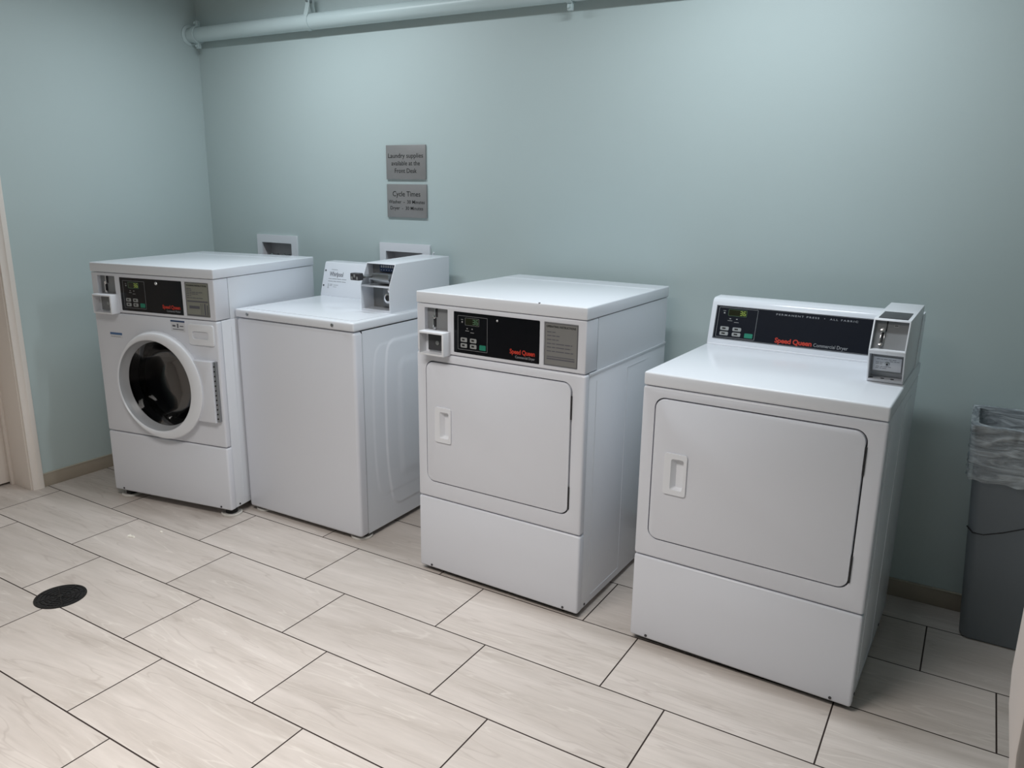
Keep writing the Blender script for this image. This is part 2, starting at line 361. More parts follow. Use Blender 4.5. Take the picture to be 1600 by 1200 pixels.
# left door: leaf set deep in its frame, jamb lining and moulded casing
door = thing('door_1', 'white painted door set deep in its frame at the left edge', 'door', (0, 0, 0)); struct(door)
MB().box(-.215, -.172, -2.02, -1.165, .012, 2.03, .002).build('door_leaf', 'trim', door)
jm = MB(); jm.box(-.23, .0, -1.160, -1.126, 0, 2.06, .001); jm.box(-.23, 0, -2.059, -2.025, 0, 2.06, .001); jm.box(-.23, 0, -2.03, -1.155, 2.03, 2.06, .001)
jm.box(-.172, -.150, -1.172, -1.158, 0, 2.04, .002)
jm.build('door_jamb', 'trim', door)
cs = MB()
prof = [(-1.105, 0), (-1.105, .016), (-1.110, .019), (-1.128, .019), (-1.133, .014), (-1.150, .011), (-1.155, .011), (-1.157, 0)]
cs.prism([(x, y) for y, x in prof], 0, 2.10, 'z'); cs.box(0, .016, -2.085, -2.035, 0, 2.1, .002); cs.box(0, .016, -2.04, -1.15, 2.045, 2.1, .002)
struct(cs.build('trim_1', 'trim'))
# end of the painted door frame right beside the camera
out = [(3.868, 2.1), (3.868, .975), (3.871, .935), (3.880, .875), (3.886, .80), (3.888, .0), (4.0, 0), (4.0, 2.1)]
struct(MB().prism(out, -2.25, -2.10, 'y', .003, 2).build('trim_2', 'jamb'))
st = MB(); st.box(4.0, XR, -2.23, -2.12, 0, CEIL); struct(st.build('wall_stub', 'wall', smooth=0))

# ------------------------------------------------------------------ overhead pipe
pipe = thing('overhead_pipe', 'pale painted pipe running along the top of the back wall', 'pipe', (0, -.046, 2.212))
sl = math.atan(.0105)
PM = Matrix.Rotation(sl, 4, 'Y')
MB().cyl((2.2, 0, 0), .0365, 4.4, 'x', n=48).build('pipe_run', 'pipe', pipe, PM)
def clamp(x, up_=True, ang=0):
    c = MB(); pr = [(.038, -.011), (.0435, -.011), (.0435, .011), (.038, .011)]
    c.lathe(pr, (x, 0, 0), 'x', 40, True)
    for s in (1, -1):
        c.box(x-.011, x+.011, -.006, -.001, s*.040 if s > 0 else -.068, .068 if s > 0 else -.040, .001)
        c.box(x-.011, x+.011, .003, .008, s*.040 if s > 0 else -.068, .068 if s > 0 else -.040, .001)
    o = c.build('pipe_clamp', 'pipe', pipe, PM)
    for z in (.056, -.056): MB().cyl((x, -.002, z), .0055, .032, 'y', n=6).build('bolt', 'pipe', o, PM)
    return o
clamp(.065); clamp(2.275)
fl = MB(); fl.lathe([(.038, .001), (.052, .001), (.052, .006), (.040, .012), (.038, .012)], (0, 0, 0), 'x', 40, True); fl.build('wall_flange', 'pipe', pipe, PM)
# strap hanger that loops under the pipe and runs up to the ceiling
hg = MB(); x = .885
hg.lathe([(.037, -.013), (.0395, -.013), (.0395, .013), (.037, .013)], (x, 0, 0), 'x', 40, True)
for s in (-1, 1):
    hg.prism([(s*.0385, -.002), (s*.0365, -.002), (s*.012, .075), (s*.012, .105), (s*.0145, .105), (s*.0145, .075)], x-.013, x+.013, 'x')
ho = hg.build('strap_hanger', 'pipe', pipe, PM)
MB().cyl((x, 0, .088), .005, .045, 'y', n=6).build('bolt', 'steel', ho, PM)
MB().cyl((x, 0, .25), .005, .306, 'z', n=12).build('hanger_rod', 'steel', ho, PM)

# ------------------------------------------------------------------ signs
def sign(label, x0, x1, z0, z1):
    t = thing('wall_sign', label, 'sign', ((x0+x1)/2, -.001, z0), group='engraved metal signs')
    h = z1-z0; wd = x1-x0
    MB().box(-wd/2, wd/2, -.007, 0, 0, h, .0012).build('plate', 'sign', t)
    return t, wd, h
t, wd, h = sign('upper grey metal sign reading Laundry supplies available at the Front Desk', 1.297, 1.530, 1.4795, 1.635)
for s_, z, w_ in (('Laundry supplies', .098, .206), ('available at the', .064, .168), ('Front Desk', .030, .130)):
    text(s_, 'ink', t, 0, z, w_, .0205, -.0071, align='CENTER', bold=.004)
t, wd, h = sign('lower grey metal sign listing Cycle Times for washer and dryer', 1.297, 1.533, 1.3045, 1.458)
text('Cycle Times', 'ink', t, 0, .098, .165, .0235, -.0071, align='CENTER', bold=.004)
text('Washer  -  30 Minutes', 'ink', t, 0, .065, .215, .0160, -.0071, align='CENTER', bold=.004)
text('Dryer  -  30 Minutes', 'ink', t, 0, .036, .195, .0160, -.0071, align='CENTER', bold=.004)

# ------------------------------------------------------------------ recessed outlet boxes
def outlet(label, x0, x1, zt, ix0, ix1, izt, lab2):
    t = thing('outlet_box', label, 'outlet box', ((x0+x1)/2, 0, .90), group='recessed laundry outlet boxes'); cx = (x0+x1)/2
    zb = .90
    f = MB().ring(rrect(x0-cx, x1-cx, 0, zt-zb, .003, 3), rrect(ix0-cx, ix1-cx, .045, izt-zb, .002, 3), -.009, -.0005); f.build('face_frame', 'plastic', t)
    bx = MB(); a0, a1, c0, c1 = ix0-cx-.001, ix1-cx+.001, .044, izt-zb+.001
    e = .0025
    bx.box(a0, a1, .058, .061, c0, c1); bx.box(a0-e, a0, -.004, .061, c0, c1); bx.box(a1, a1+e, -.004, .061, c0, c1); bx.box(a0-e, a1+e, -.004, .061, c1, c1+e); bx.box(a0-e, a1+e, -.004, .061, c0-e, c0)
    bx.build('box_liner', 'boxin', t, smooth=0)
    for s in (-1, 1):
        v = MB(); v.cyl((s*.045, .03, .16), .010, .05, 'z', n=16); v.cyl((s*.045, .012, .175), .008, .03, 'y', n=16); v.cyl((s*.045, -.002, .175), .016, .008, 'y', n=8, bev=.002)
        v.build('water_valve', 'steel', t)
    return t
outlet('white framed recessed outlet box on the wall behind the front loading washer', .374, .676, 1.187, .411, .634, 1.146, 0)
t = outlet('white framed recessed outlet box on the wall behind the top loading washer', 1.243, 1.548, 1.182, 1.281, 1.505, 1.142, 0)
MB().tube([(1.575, -.012, 1.15), (1.566, -.012, 1.13), (1.570, -.010, 1.09), (1.566, -.010, 1.0), (1.568, -.012, .9), (1.570, -.012, .70)], .0045).build('thin_cable', 'plastic')
tag(bpy.data.objects['thin_cable'], 'thin white cable hanging down the wall beside the right outlet box', 'cable')

# ------------------------------------------------------------------ machine parts shared by the two brands' machines
W, D = .683, .70
def keypad(parent, x0, x1, z0, z1, y, dim, mx=None, digits='36', bright=False):
    k = MB(); frame_line(k, x0, x1, z0, z1, .0012, y); o = k.build('keypad_border', 'line', parent, mx, smooth=0)
    w_, h_ = x1-x0, z1-z0
    sx0, sx1, sz0, sz1 = x0+.26*w_, x0+.72*w_, z0+.74*h_, z0+.94*h_
    s = MB().box(sx0, sx1, y-.0006, y, sz0, sz1).build('display_window', 'lcd', parent, mx, smooth=0)
    f = MB(); frame_line(f, sx0-.001, sx1+.001, sz0-.001, sz1+.001, .0008, y-.0003); f.build('window_outline', 'line' if dim else 'digitdim', s, mx, smooth=0)
    d_ = MB(); hh = (sz1-sz0)*.72; ww = hh*.55
    for i, ch in enumerate(digits): seven_seg(d_, ch, sx1-(len(digits)-i)*(ww*1.35), sz0+(sz1-sz0)*.14, ww, hh, hh*.12, y-.0006)
    d_.build('digits', 'digitdim' if dim else 'digit', s, mx, smooth=0)
    ind = []
    for i in (0, 1): ind += [(x0+(.30+.17*i)*w_, x0+(.34+.17*i)*w_, z0+.62*h_, z0+.65*h_), (x0+(.26+.17*i)*w_, x0+(.38+.17*i)*w_, z0+(.56-.04*i)*h_, z0+(.575-.04*i)*h_)]
    ind += [(x0+.13*w_, x0+.17*w_, z0+.79*h_, z0+.84*h_), (x0+.11*w_, x0+.18*w_, z0+.88*h_, z0+.895*h_)]
    for q_ in ind: bars([q_], 'btn', parent, y, 'indicator_mark', mx)
    for r_ in (0, 1):
        for c_ in (0, 1):
            bx = x0+(.10+.32*c_)*w_; bz = z0+(.235-.17*r_)*h_
            q = MB().prism(rrect(bx, bx+.22*w_, bz, bz+.125*h_, .0035, 4), y-.0012, y, 'y').build('button', 'btn', parent, mx)
            bars([(bx+.05*w_, bx+.14*w_, bz+.04*h_, bz+.09*h_)], 'ink', q, y-.0012, 'button_mark', mx)
    MB().prism(rrect(x0+.74*w_, x0+.95*w_, z0+.05*h_, z0+.20*h_, .0025, 4), y-.0012, y, 'y').build('start_button', 'greenbtn', parent, mx)['label'] = 'green start button'
def coin_recess(parent, x0, x1, z0, z1):
    # plate at the back of the coin opening with its slot track
    p = MB().box(x0, x1, .018, .021, z0, z1).build('coin_plate', 'grey', parent, smooth=0)
    sx = x0+.36*(x1-x0)
    s = MB(); s.box(sx+.004, sx+.008, .0165, .018, z0+.045, z1); s.box(sx-.004, sx+.002, .0165, .018, z0+.006, z0+.045); s.build('coin_slot', 'gap', p, smooth=0)
    e = MB(); e.box(sx-.001, sx+.003, .010, .018, z0+.042, z1-.002, .0008); e.box(sx-.009, sx-.005, .010, .018, z0+.004, z0+.046, .0008); e.cyl((sx-.003, .014, z0+.046), .007, .008, 'y', n=16, bev=.001); e.cyl((sx-.003, .014, z0+.006), .006, .008, 'y', n=16, bev=.001)
    e.build('coin_guide', 'chrome', p)
def coin_drawer(parent, x0, x1, z0, z1, dark, y0=-.042):
    # protruding open-front box holding the coin drawer lock
    sh = MB().box(x0, x1, y0, .004, z0, z1, .0025, 2)
    t_ = .007
    o = sh.build('coin_box', 'plastic', parent, cut=[MB().box(x0+t_*.6, x1-t_, y0-.01, -.004, z0+t_, z1-t_)])
    dr = MB().box(x0+.020, x1-t_-.002, -.012, -.0045, z0+.014, z1-.011, .001).build('coin_drawer', 'darkgrey' if dark else 'grey', o)
    lk = MB(); lk.cyl(((x0+x1)/2+.008, -.0135, (z0+z1)/2), .008, .004, 'y', n=20, bev=.001); lk.build('lock', 'steel', dr)
def brand_text(parent, x1, z, y, mx=None, w1=.098, w2=.076, h1=.0155, h2=.009, stack=True, kind='Commercial Dryer', z2=None):
    if stack:
        text('Speed Queen', 'red', parent, x1, z+.014, w1, h1, y, mx, 'RIGHT', 'brand_lettering', bold=.03, spacing=.95)
        text(kind, 'paleink', parent, x1, z, w2, h2, y, mx, 'RIGHT', 'lettering')
def fascia(t, drum):
    # control head: z .87 .. 1.045
    z0, z1 = .871, 1.044
    body = MB(); body.box(.001, W-.001, 0, .085, z0, z1, .004, 3)
    bo = body.build('control_fascia', 'panel', t, cut=[MB().box(.036, .138, -.01, .02, .951, 1.0315), MB().prism(rrect(.164, .512, .883, 1.029, .004, 4), -.01, .004, 'y'), MB().prism(rrect(.527, .654, .883, 1.029, .004, 4), -.01, .002, 'y')])
    coin_recess(bo, .037, .137, .952, 1.0305)
    coin_drawer(bo, .040, .149, .868, .953, not drum)
    dp = MB().box(.165, .511, .0015, .0045, .884, 1.028).build('display_panel', 'black', bo, smooth=0)
    keypad(dp, .181, .305, .896, 1.016, .0014, not drum)
    brand_text(dp, .494, .893, .0013, kind='Commercial Washer' if drum else 'Commercial Dryer')
    kl = 1 if drum else .62
    MB().lathe([(0, -.0055*kl), (.004*kl, -.005*kl), (.0065*kl, -.003*kl), (.0075*kl, 0), (.0075*kl, .001)], (.345 if not drum else .372, .0014, 1.012), 'y', 24).build('glint_dome', 'chrome', dp)  # chrome dome put in for its specular glint, smaller on the dryer
    lb = MB().box(.529, .652, .0006, .0025, .885, 1.027).build('instruction_label', 'labelg' if drum else 'label', bo, smooth=0)
    k = MB(); frame_line(k, .5305, .6505, .8865, 1.0255, .0016, .0005); k.build('label_border', 'greyink', lb, smooth=0)
    if drum:
        text('WASHING INSTRUCTIONS', 'ink', lb, .590, 1.0115, .108, .0065, .0004, align='CENTER', bold=.02)
        L_ = []
        for z, x in ((1.000, .560), (.993, .563), (.985, .625), (.978, .595), (.970, .560), (.961, .625)): L_ += lines(.536, x, z, .0028, [(.014, .003), (.010, .002), (.018, .003), (.012, .002), (.02, .003)])
        L_ += [(.536, .645, .945, .951)]; L_ += [(.545, .600, .917, .929)]
        L_ += [(.606, .608, .893, .940), (.614, .616, .893, .940), (.624, .632, .893, .940), (.638, .644, .893, .935), (.536, .645, .889, .8915)]
        bars(L_, 'greyink', lb, .0004)
    else:
        text('OPERATING INSTRUCTIONS', 'ink', lb, .590, 1.0115, .108, .0065, .0004, align='CENTER', bold=.02)
        L_ = []
        for z, x in ((.995, .572), (.983, .585), (.970, .582), (.957, .632), (.945, .628), (.932, .636)): L_ += lines(.539, x, z, .0028, [(.016, .003), (.012, .003), (.030, .003), (.018, .003), (.02, .003)])
        L_ += [(.539, .642, .914, .9165), (.539, .642, .906, .910)]
        bars(L_, 'greyink', lb, .0004)
    # the sides of the head behind the fascia return
    MB().box(.002, W-.002, .0865, D-.006, z0-.002, z1).build('head_housing', 'enamel', t)
    # lid
    ld = MB(); ld.box(-.001, W+.001, -.002, D, 1.046, 1.0872, .0045, 3); ld.build('top_lid', 'enamel', t)
    rs = MB(); rs.box(.006, W-.006, .566, .571, 1.0865, 1.0880, .0006); rs.build('rear_strip', 'enamel', t)
def lower_body(t, front_hole=None, depth=D):
    # cabinet shell
    bd = MB(); bd.box(0, W, .030, depth-.004, .020, .868, .004, 2)
    cuts = front_hole() if front_hole else None
    return bd.build('cabinet', 'enamel', t, cut=cuts)
def door_front(t, door=True, z0=.312, z1=.868, cut=None):
    f = MB(); f.box(-.002, W+.002, -.002, .030, z0, z1, .008, 3)
    return f.build('front_panel', 'panel', t, cut=cut)
def kick(t):
    k = MB(); k.box(-.002, W+.002, -.002, .034, .018, .3085, .008, 3); o = k.build('lower_panel', 'panel', t)
    # turned-in lip along the bottom with its screws
    for x in (.055, W-.055): MB().cyl((x, -.0025, .030), .0045, .003, 'y', n=12).build('screw', 'darkgrey', o)
    for y in (.055, .50): MB().cyl((W+.0005, y, .032), .0045, .003, 'x', n=12).build('screw', 'darkgrey', o)
def dryer_door(t, fp_parent):
    # door fills a rounded opening, its dark joint shows all round
    MB().box(.030, .650, .012, .026, .366, .848).build('door_gasket', 'gap', t, smooth=0)
    dd = MB(); dd.prism(rrect(.0435, .6355, .3805, .8355, .030, 8), -.006, .012, 'y', .003, 2, 'front')
    hx0, hx1, hz0, hz1 = .084, .156, .540, .672
    d_ = dd.build('door', 'panel', t, cut=[MB().prism(rrect(hx0+.014, hx1-.004, hz0+.014, hz1-.014, .008, 5), -.02, .008, 'y')])
    hn = MB(); hn.ring(rrect(hx0, hx1, hz0, hz1, .008, 5), rrect(hx0+.022, hx1-.010, hz0+.016, hz1-.016, .007, 5), -.011, -.006)
    # dished pocket of the grip
    pk = rrect(hx0+.022, hx1-.010, hz0+.016, hz1-.016, .007, 5); pk2 = rrect(hx0+.034, hx1-.014, hz0+.022, hz1-.022, .006, 5)
    b_ = bmesh.new(); A = [b_.verts.new((p[0], -.0105, p[1])) for p in pk]; B = [b_.verts.new((p[0], .006, p[1])) for p in pk2]; n = len(pk)
    for i in range(n): b_.faces.new((A[i], A[(i+1) % n], B[(i+1) % n], B[i]))
    b_.faces.new(B); bmesh.ops.recalc_face_normals(b_, faces=b_.faces[:]); bmesh.ops.reverse_faces(b_, faces=b_.faces[:]) ; hn._add(b_)
    hn.build('door_handle', 'plastic', d_)
    for z in (.44, .755): MB().box(.6365, .6405, -.006, .010, z-.040, z+.040, .001).build('hinge', 'gap', d_)
def door_cut():
    return [MB().prism(rrect(.0390, .640, .376, .840, .034, 8), -.02, .012, 'y')]
def side_ribs(t):
    r_ = MB()
    for y in (.085, .335): r_.box(W-.0005, W+.0012, y-.0012, y+.0012, .05, .835)
    r_.box(W-.0005, W+.0010, .335, .50, .8335, .8355); r_.box(W-.0005, W+.001, .10, .335, .0485, .0505)
    r_.build('side_seam', 'enamel', t)
def feet(t, pads, x=(.045, W-.045), y=(.05, D-.06), r=.026, zt=.022, rp=.046):
    for i in x:
        for j in y:
            f = MB(); f.cyl((i, j, zt*.5+.002), r, zt-.002, 'z', n=24); fo = f.build('foot', 'rubber', t)
            if pads: 
                MB().lathe([(0, .001), (rp, .001), (rp, .0075), (rp-.004, .010), (rp-.010, .008), (0, .008)], (i, j, 0), 'z', 36).build('foot_pad', 'cream', t)

# ------------------------------------------------------------------ stacked-control tumble dryer (third machine)
T3 = thing('tumble_dryer', 'white coin dryer with flat top and upright control panel, beside the rear-console dryer', 'dryer', (2.06571, -.77484, 0), -.01532)
lower_body(T3); fascia(T3, False); door_front(T3, cut=door_cut()); dryer_door(T3, None); kick(T3); side_ribs(T3); feet(T3, False)
MB().cyl((.508, .001, 1.0872), .0034, .0016, 'z', n=10).build('paint_chip', 'gap', T3)['label'] = 'small black chip on the front edge of the lid'
MB().box(W-.001, W+.0022, .03, D-.004, .8600, .8695, .0008).build('side_ledge', 'enamel', T3)
MB().box(.01, W-.01, .02, .034, .006, .02).build('base_rail', 'gap', T3, smooth=0)

# ------------------------------------------------------------------ front-loading washer (first machine)
T1 = thing('front_load_washer', 'white front loading washer with round black glass door', 'washer', (.4025, -.9775, .0), .1722)
H1 = .0195
CX, CZ = .337, .5615
lower_body(T1, lambda: [MB().cyl((CX, .10, CZ), .190, .50, 'y', n=64)])
fascia(T1, True)
fp = door_front(T1, cut=[MB().cyl((CX, 0, CZ), .205, .2, 'y', n=64)])
kick(T1); side_ribs(T1)
# door ring, glass bowl, drum
b_ = bmesh.new(); loops_ = []
for cx_, cz_, r_, y_ in ((.350, .563, .242, -.0015), (.356, .563, .2405, -.012), (.364, .5635, .240, -.026), (.367, .5635, .2375, -.0335), (.366, .5635, .2335, -.0365), (.338, .562, .2105, -.0365), (.337, .5615, .2070, -.0345), (.337, .5615, .205, -.030)):
    loops_.append([b_.verts.new((cx_+r_*math.cos(2*PI*k/96), y_, cz_+r_*math.sin(2*PI*k/96))) for k in range(96)])
for A, B in zip(loops_, loops_[1:]):
    for k in range(96): b_.faces.new((A[k], A[(k+1) % 96], B[(k+1) % 96], B[k]))
bmesh.ops.recalc_face_normals(b_, faces=b_.faces[:])
dr = MB(); dr._add(b_)
door1 = dr.build('door_ring', 'plastic', T1, smooth=50)
MB().lathe([(.2052, -.030), (.2035, -.026), (.200, -.010), (.1985, -.009), (.196, .004), (.1925, .006), (.190, .018), (.204, .024)], (CX, 0, CZ), 'y', 96).build('inner_bezel', 'bezel_shade', door1, smooth=50)
hw = MB(); hw.prism([(.545, .699), (.660, .699), (.660, .430), (.545, .430), (.585, .495), (.600, .567), (.585, .640)], -.028, -.002, 'y', .003, 2, 'front')
hw.build('hinge_cover', 'panel', door1)
hs = MB(); hs.box(.6605, .673, -.018, -.001, .432, .697, .001); h_o = hs.build('hinge_strip', 'steel', door1)
for k in range(12): MB().cyl((.6665, -.0185, .447+k*.021), .0035, .003, 'y', n=10).build('hinge_hole', 'gap', h_o, smooth=0)
gl = MB(); gl.lathe([(.191, .012), (.184, .020), (.165, .045), (.150, .075), (.130, .090), (.07, .098), (0, .100)], (CX, 0, CZ), 'y', 64); gl.build('door_glass', 'glass', door1, smooth=60)
drm = MB(); drm.lathe([(.200, .024), (.195, .06), (.188, .065), (.188, .10), (.225, .115), (.228, .30), (.20, .44), (.10, .46), (.06, .44), (0, .44)], (CX, 0, CZ), 'y', 64)
for k in range(3):
    a = 2*PI*k/3+.5; cx_, cz_ = CX+.205*math.cos(a), CZ+.205*math.sin(a)
    drm.cyl((cx_, .27, cz_), .028, .28, 'y', r2=.018, n=16, bev=.004)
drm.build('drum', 'drum', T1, smooth=50)
# detergent drawer, stickers
dw = MB(); dw.prism(rrect(.534, .668, .762, .852, .010, 5), -.009, -.0015, 'y', .003, 2, 'front')
dwo = dw.build('detergent_drawer', 'plastic', T1, cut=[MB().prism(rrect(.556, .642, .789, .822, .010, 5), -.02, -.004, 'y')])
gp = MB(); gp.box(.557, .641, -.0042, -.0036, .790, .821); gp.build('drawer_grip', 'panel', dwo, smooth=0)
stk = MB().box(.436, .513, -.0026, -.002, .812, .860).build('sticker', 'sticker', T1, smooth=0); stk['label'] = 'white sticker with a blue top band'
bars([(.436, .513, .853, .860)], 'blue', stk, -.0026, 'sticker_band'); bars([(.445, .462, .832, .840), (.470, .478, .828, .846), (.485, .505, .834, .838), (.445, .505, .820, .823)], 'greyink', stk, -.0026)
stk = MB().box(.080, .150, -.0026, -.002, .757, .780).build('sticker', 'sticker', T1, smooth=0); stk['label'] = 'small white sticker with a blue stripe'
bars([(.080, .150, .770, .780)], 'bluelt', stk, -.0026, 'sticker_band'); bars([(.084, .140, .7605, .7625)], 'paleink', stk, -.0026)
for o in T1.children: o.location.z += H1
feet(T1, True, zt=.040)

# ------------------------------------------------------------------ rear-console dryer (fourth machine)
D4 = .665
T4 = thing('tumble_dryer', 'white coin dryer with sloped rear console, nearest to the grey bin', 'dryer', (2.95129, -.79330, 0), -.03219)
MB().box(0, W, .030, D4-.004, .020, .868, .004, 2).build('cabinet', 'enamel', T4)
door_front(T4, cut=door_cut()); dryer_door(T4, None); kick(T4); side_ribs(T4); feet(T4, False, y=(.05, D4-.06))
MB().box(.01, W-.01, .02, .034, .006, .02).build('base_rail', 'gap', T4, smooth=0)
MB().box(-.001, W+.001, -.002, D4, .8705, .9124, .006, 3).build('top_deck', 'enamel', T4)
cp = [(.541, .912), (.541, .924), (.575, 1.058), (.582, 1.070), (.594, 1.0755), (.655, 1.0775), (.661, 1.072), (.662, .912)]
con = MB().prism(cp, .004, W-.004, 'x', .002, 2, 'caps').build('rear_console', 'enamel', T4)
MB().box(.006, W-.006, .537, .56, .9118, .918, .001).build('console_foot', 'plastic', con)
th = math.atan2(.034, .134)
CM = Matrix.Translation((0, .541, .924)) @ Matrix.Rotation(-th, 4, 'X')
Lp = math.hypot(.034, .134)
pz0, pz1 = .012, Lp-.008
dp = MB().box(.022, .572, -.0015, .0, pz0, pz1).build('display_panel', 'navy', con, CM, smooth=0)
k = MB(); frame_line(k, .0235, .571, pz0+.0015, pz1-.0015, .001, -.0015); k.build('panel_outline', 'line', dp, CM, smooth=0)
keypad(dp, .032, .170, pz0+.006, pz1-.006, -.0015, False, CM)
text('PERMANENT PRESS  \u2022  ALL FABRIC', 'paleink', dp, .232, pz1-.0165, .262, .0058, -.0016, CM, bold=.01, spacing=1.4)
text('Speed Queen', 'red', dp, .240, pz0+.008, .122, .0165, -.0016, CM, 'LEFT', 'brand_lettering', bold=.03, spacing=.95)
text('Commercial Dryer', 'paleink', dp, .368, pz0+.008, .108, .0115, -.0016, CM)
# coin meter case
def meter_case(parent, u0, u1, prof, cav, matn='plastic'):
    o = MB().prism(prof, u0, u1, 'x', .0015, 2).build('coin_meter_case', matn, parent, cut=[MB().prism(c_, u0+.004, u1-.004, 'x') for c_ in cav])
    return o
u0, u1 = .580, .677
prof = [(.272, .9135), (.238, 1.010), (.272, 1.098), (.600, 1.106), (.600, .9135)]
def lerp(a, b_, t_): return (a[0]+(b_[0]-a[0])*t_, a[1]+(b_[1]-a[1])*t_)
cav = [[(.20, .922), (.315, .922), (.290, 1.000), (.20, 1.000)], [(.20, 1.0135), (.262, 1.0135), (.292, 1.093), (.20, 1.093)]]
mc = meter_case(T4, u0, u1, prof, cav)
# sloped upper plate with its coin slot, made in the plane of the plate
def plane_mx(y, z, y2, z2): return Matrix.Translation((0, y, z)) @ Matrix.Rotation(-math.atan2(y2-y, z2-z), 4, 'X')
UM = plane_mx(.258, 1.0135, .289, 1.0935)
up_ = MB().box(u0+.004, u1-.004, 0, .002, 0, .084).build('coin_plate', 'grey', mc, UM, smooth=0)
cs_ = MB(); cs_.box(u0+.034, u0+.037, -.0006, 0, .052, .084); cs_.box(u0+.026, u0+.031, -.0006, 0, .014, .048); cs_.build('coin_slot', 'gap', up_, UM, smooth=0)
cg = MB(); cg.cyl((u0+.027, -.004, .053), .0070, .009, 'y', n=20, bev=.001); cg.cyl((u0+.027, -.003, .010), .0062, .007, 'y', n=20, bev=.001); cg.box(u0+.0225, u0+.0245, -.004, 0, .012, .050, .0005); cg.box(u0+.032, u0+.0335, -.004, 0, .012, .050, .0005); cg.build('coin_guide', 'chrome', up_, UM)
bars([(u0+.053, u0+.066, .066, .074)], 'btn', up_, -.0001, 'coin_label', UM); bars([(u0+.055, u0+.064, .069, .0712)], 'ink', up_, -.0005, 'printed_text', UM)
# drawer face below
LM = plane_mx(.296, .9235, .280, 1.000)
dfo = MB(); dfo.box(u0+.006, u1-.006, -.003, 0, .016, .072); dfo = dfo.build('drawer_surround', 'grey', mc, LM, smooth=0)
d2 = MB().box(u0+.011, u1-.011, -.007, -.003, .023, .066, .001).build('coin_drawer', 'sticker', dfo, LM)
MB().cyl(((u0+u1)/2, -.008, .046), .0065, .004, 'y', n=20, bev=.001).build('lock', 'steel', d2, LM)
MB().cyl(((u0+u1)/2, -.0103, .046), .003, .001, 'y', n=12).build('keyhole', 'gap', d2, LM)
L_ = []
for z, x0_, x1_ in ((.059, .02, .078), (.054, .055, .080), (.049, .018, .038), (.044, .018, .036), (.036, .020, .060), (.031, .018, .050)): L_ += lines(u0+x0_, u0+x1_, z, .0012, [(.009, .002), (.006, .0015), (.011, .002), (.008, .002), (.01, .002)])
bars(L_, 'greyink', d2, -.0071, 'printed_text', LM)
for x in (u0+.010, u0+.040, u0+.066): MB().cyl((x, .285, .9225), .005, .0015, 'z', n=14).build('screw', 'darkgrey', mc)
# smoked window in the case's top
WM = Matrix.Translation((0, .272, 1.098)) @ Matrix.Rotation(math.atan2(.008, .328), 4, 'X')
MB().box(u0+.010, u1-.010, .010, .130, .0002, .0016, .0004).build('top_plate', 'darkgrey', mc, WM)

# ------------------------------------------------------------------ top-loading washer (second machine)
T2 = thing('top_load_washer', 'white top loading washer with a coin slide box, second machine from the left', 'washer', (1.04121, -.74765, 0), .01782)
W2 = .6826
fr = MB(); fr.box(.0195, W2, 0, .60, .020, .890, .014, 4)
fr.build('front_wrap', 'panel', T2, cut=[MB().box(-.1, 1, .045, .9, -.1, 1)])
# embossed side panel: grid displaced by nested rounded shapes
def ss(t_): t_ = max(0, min(1, t_)); return t_*t_*(3-2*t_)
def emb(v, z, depth):
    h_ = 0
    for (vl, top, bot, amp, bow, wd_) in ((.098, .826, .155, .0020, .065, .014), (.176, .832, .085, .0042, .050, .010), (.250, .752, .20, .0045, .035, .045)):
        vr = depth+.045-vl
        zm = .50; e = vl+bow*(abs(z-zm)/.42)**3
        e2 = vr-bow*(abs(z-zm)/.42)**3
        d_ = min(v-e, e2-v, top-z, z-bot)
        # round the corner
        a1, a2 = min(v-e, e2-v), min(top-z, z-bot); r_ = .05
        if a1 < r_ and a2 < r_: d_ = r_-math.hypot(r_-a1, r_-a2)
        h_ += amp*ss(d_/wd_)*(1 if amp != .004 else 1)
    return h_
def side_panel(xs, name):
    b_ = bmesh.new(); NV, NZ = 130, 170; y0, y1, z0, z1 = .0478, .69, .022, .890; G = []
    for i in range(NV+1):
        v = y0+(y1-y0)*i/NV; G.append([b_.verts.new((xs[0]+xs[1]*(-.002+emb(v, z0+(z1-z0)*j/NZ, .69)*.75), v, z0+(z1-z0)*j/NZ)) for j in range(NZ+1)])
    for i in range(NV):
        for j in range(NZ): b_.faces.new((G[i][j], G[i+1][j], G[i+1][j+1], G[i][j+1]))
    m_ = MB(); m_._add(b_); return m_.build(name, 'enamel', T2, smooth=60)
side_panel((W2-.0005, 1), 'side_panel'); 
MB().box(.0195, .0235, .0465, .69, .022, .890).build('side_panel', 'enamel', T2)
MB().box(W2-.006, W2-.0012, .0435, .0475, .022, .888).build('wrap_joint', 'gap', T2, smooth=0)
MB().box(.0235, W2-.010, .046, .688, .035, .885).build('cabinet_core', 'enamel', T2, smooth=0)
MB().box(.0185, W2+.002, -.004, .695, .8935, .9303, .008, 3).build('top_deck', 'enamel', T2)
MB().prism(rrect(.040, W2-.022, .030, .515, .012, 5), .9298, .9322, 'z', .001, 2, 'caps').build('lid', 'enamel', T2)
for x in (.095, .575): MB().cyl((x, -.005, .912), .007, .005, 'y', n=18, bev=.001).build('screw', 'steel', T2)
cp = [(.517, .930), (.517, .936), (.560, 1.083), (.566, 1.090), (.625, 1.092), (.632, 1.086), (.660, .930)]
con2 = MB().prism(cp, .0195, .500, 'x', .0015, 2, 'caps').build('rear_console', 'enamel', T2)
th2 = math.atan2(.043, .147); L2 = math.hypot(.043, .147)
C2 = Matrix.Translation((0, .517, .936)) @ Matrix.Rotation(-th2, 4, 'X')
text('Whirlpool', 'greyink', con2, .058, .092, .086, .022, -.0001, C2, name='brand_lettering', bold=.012)
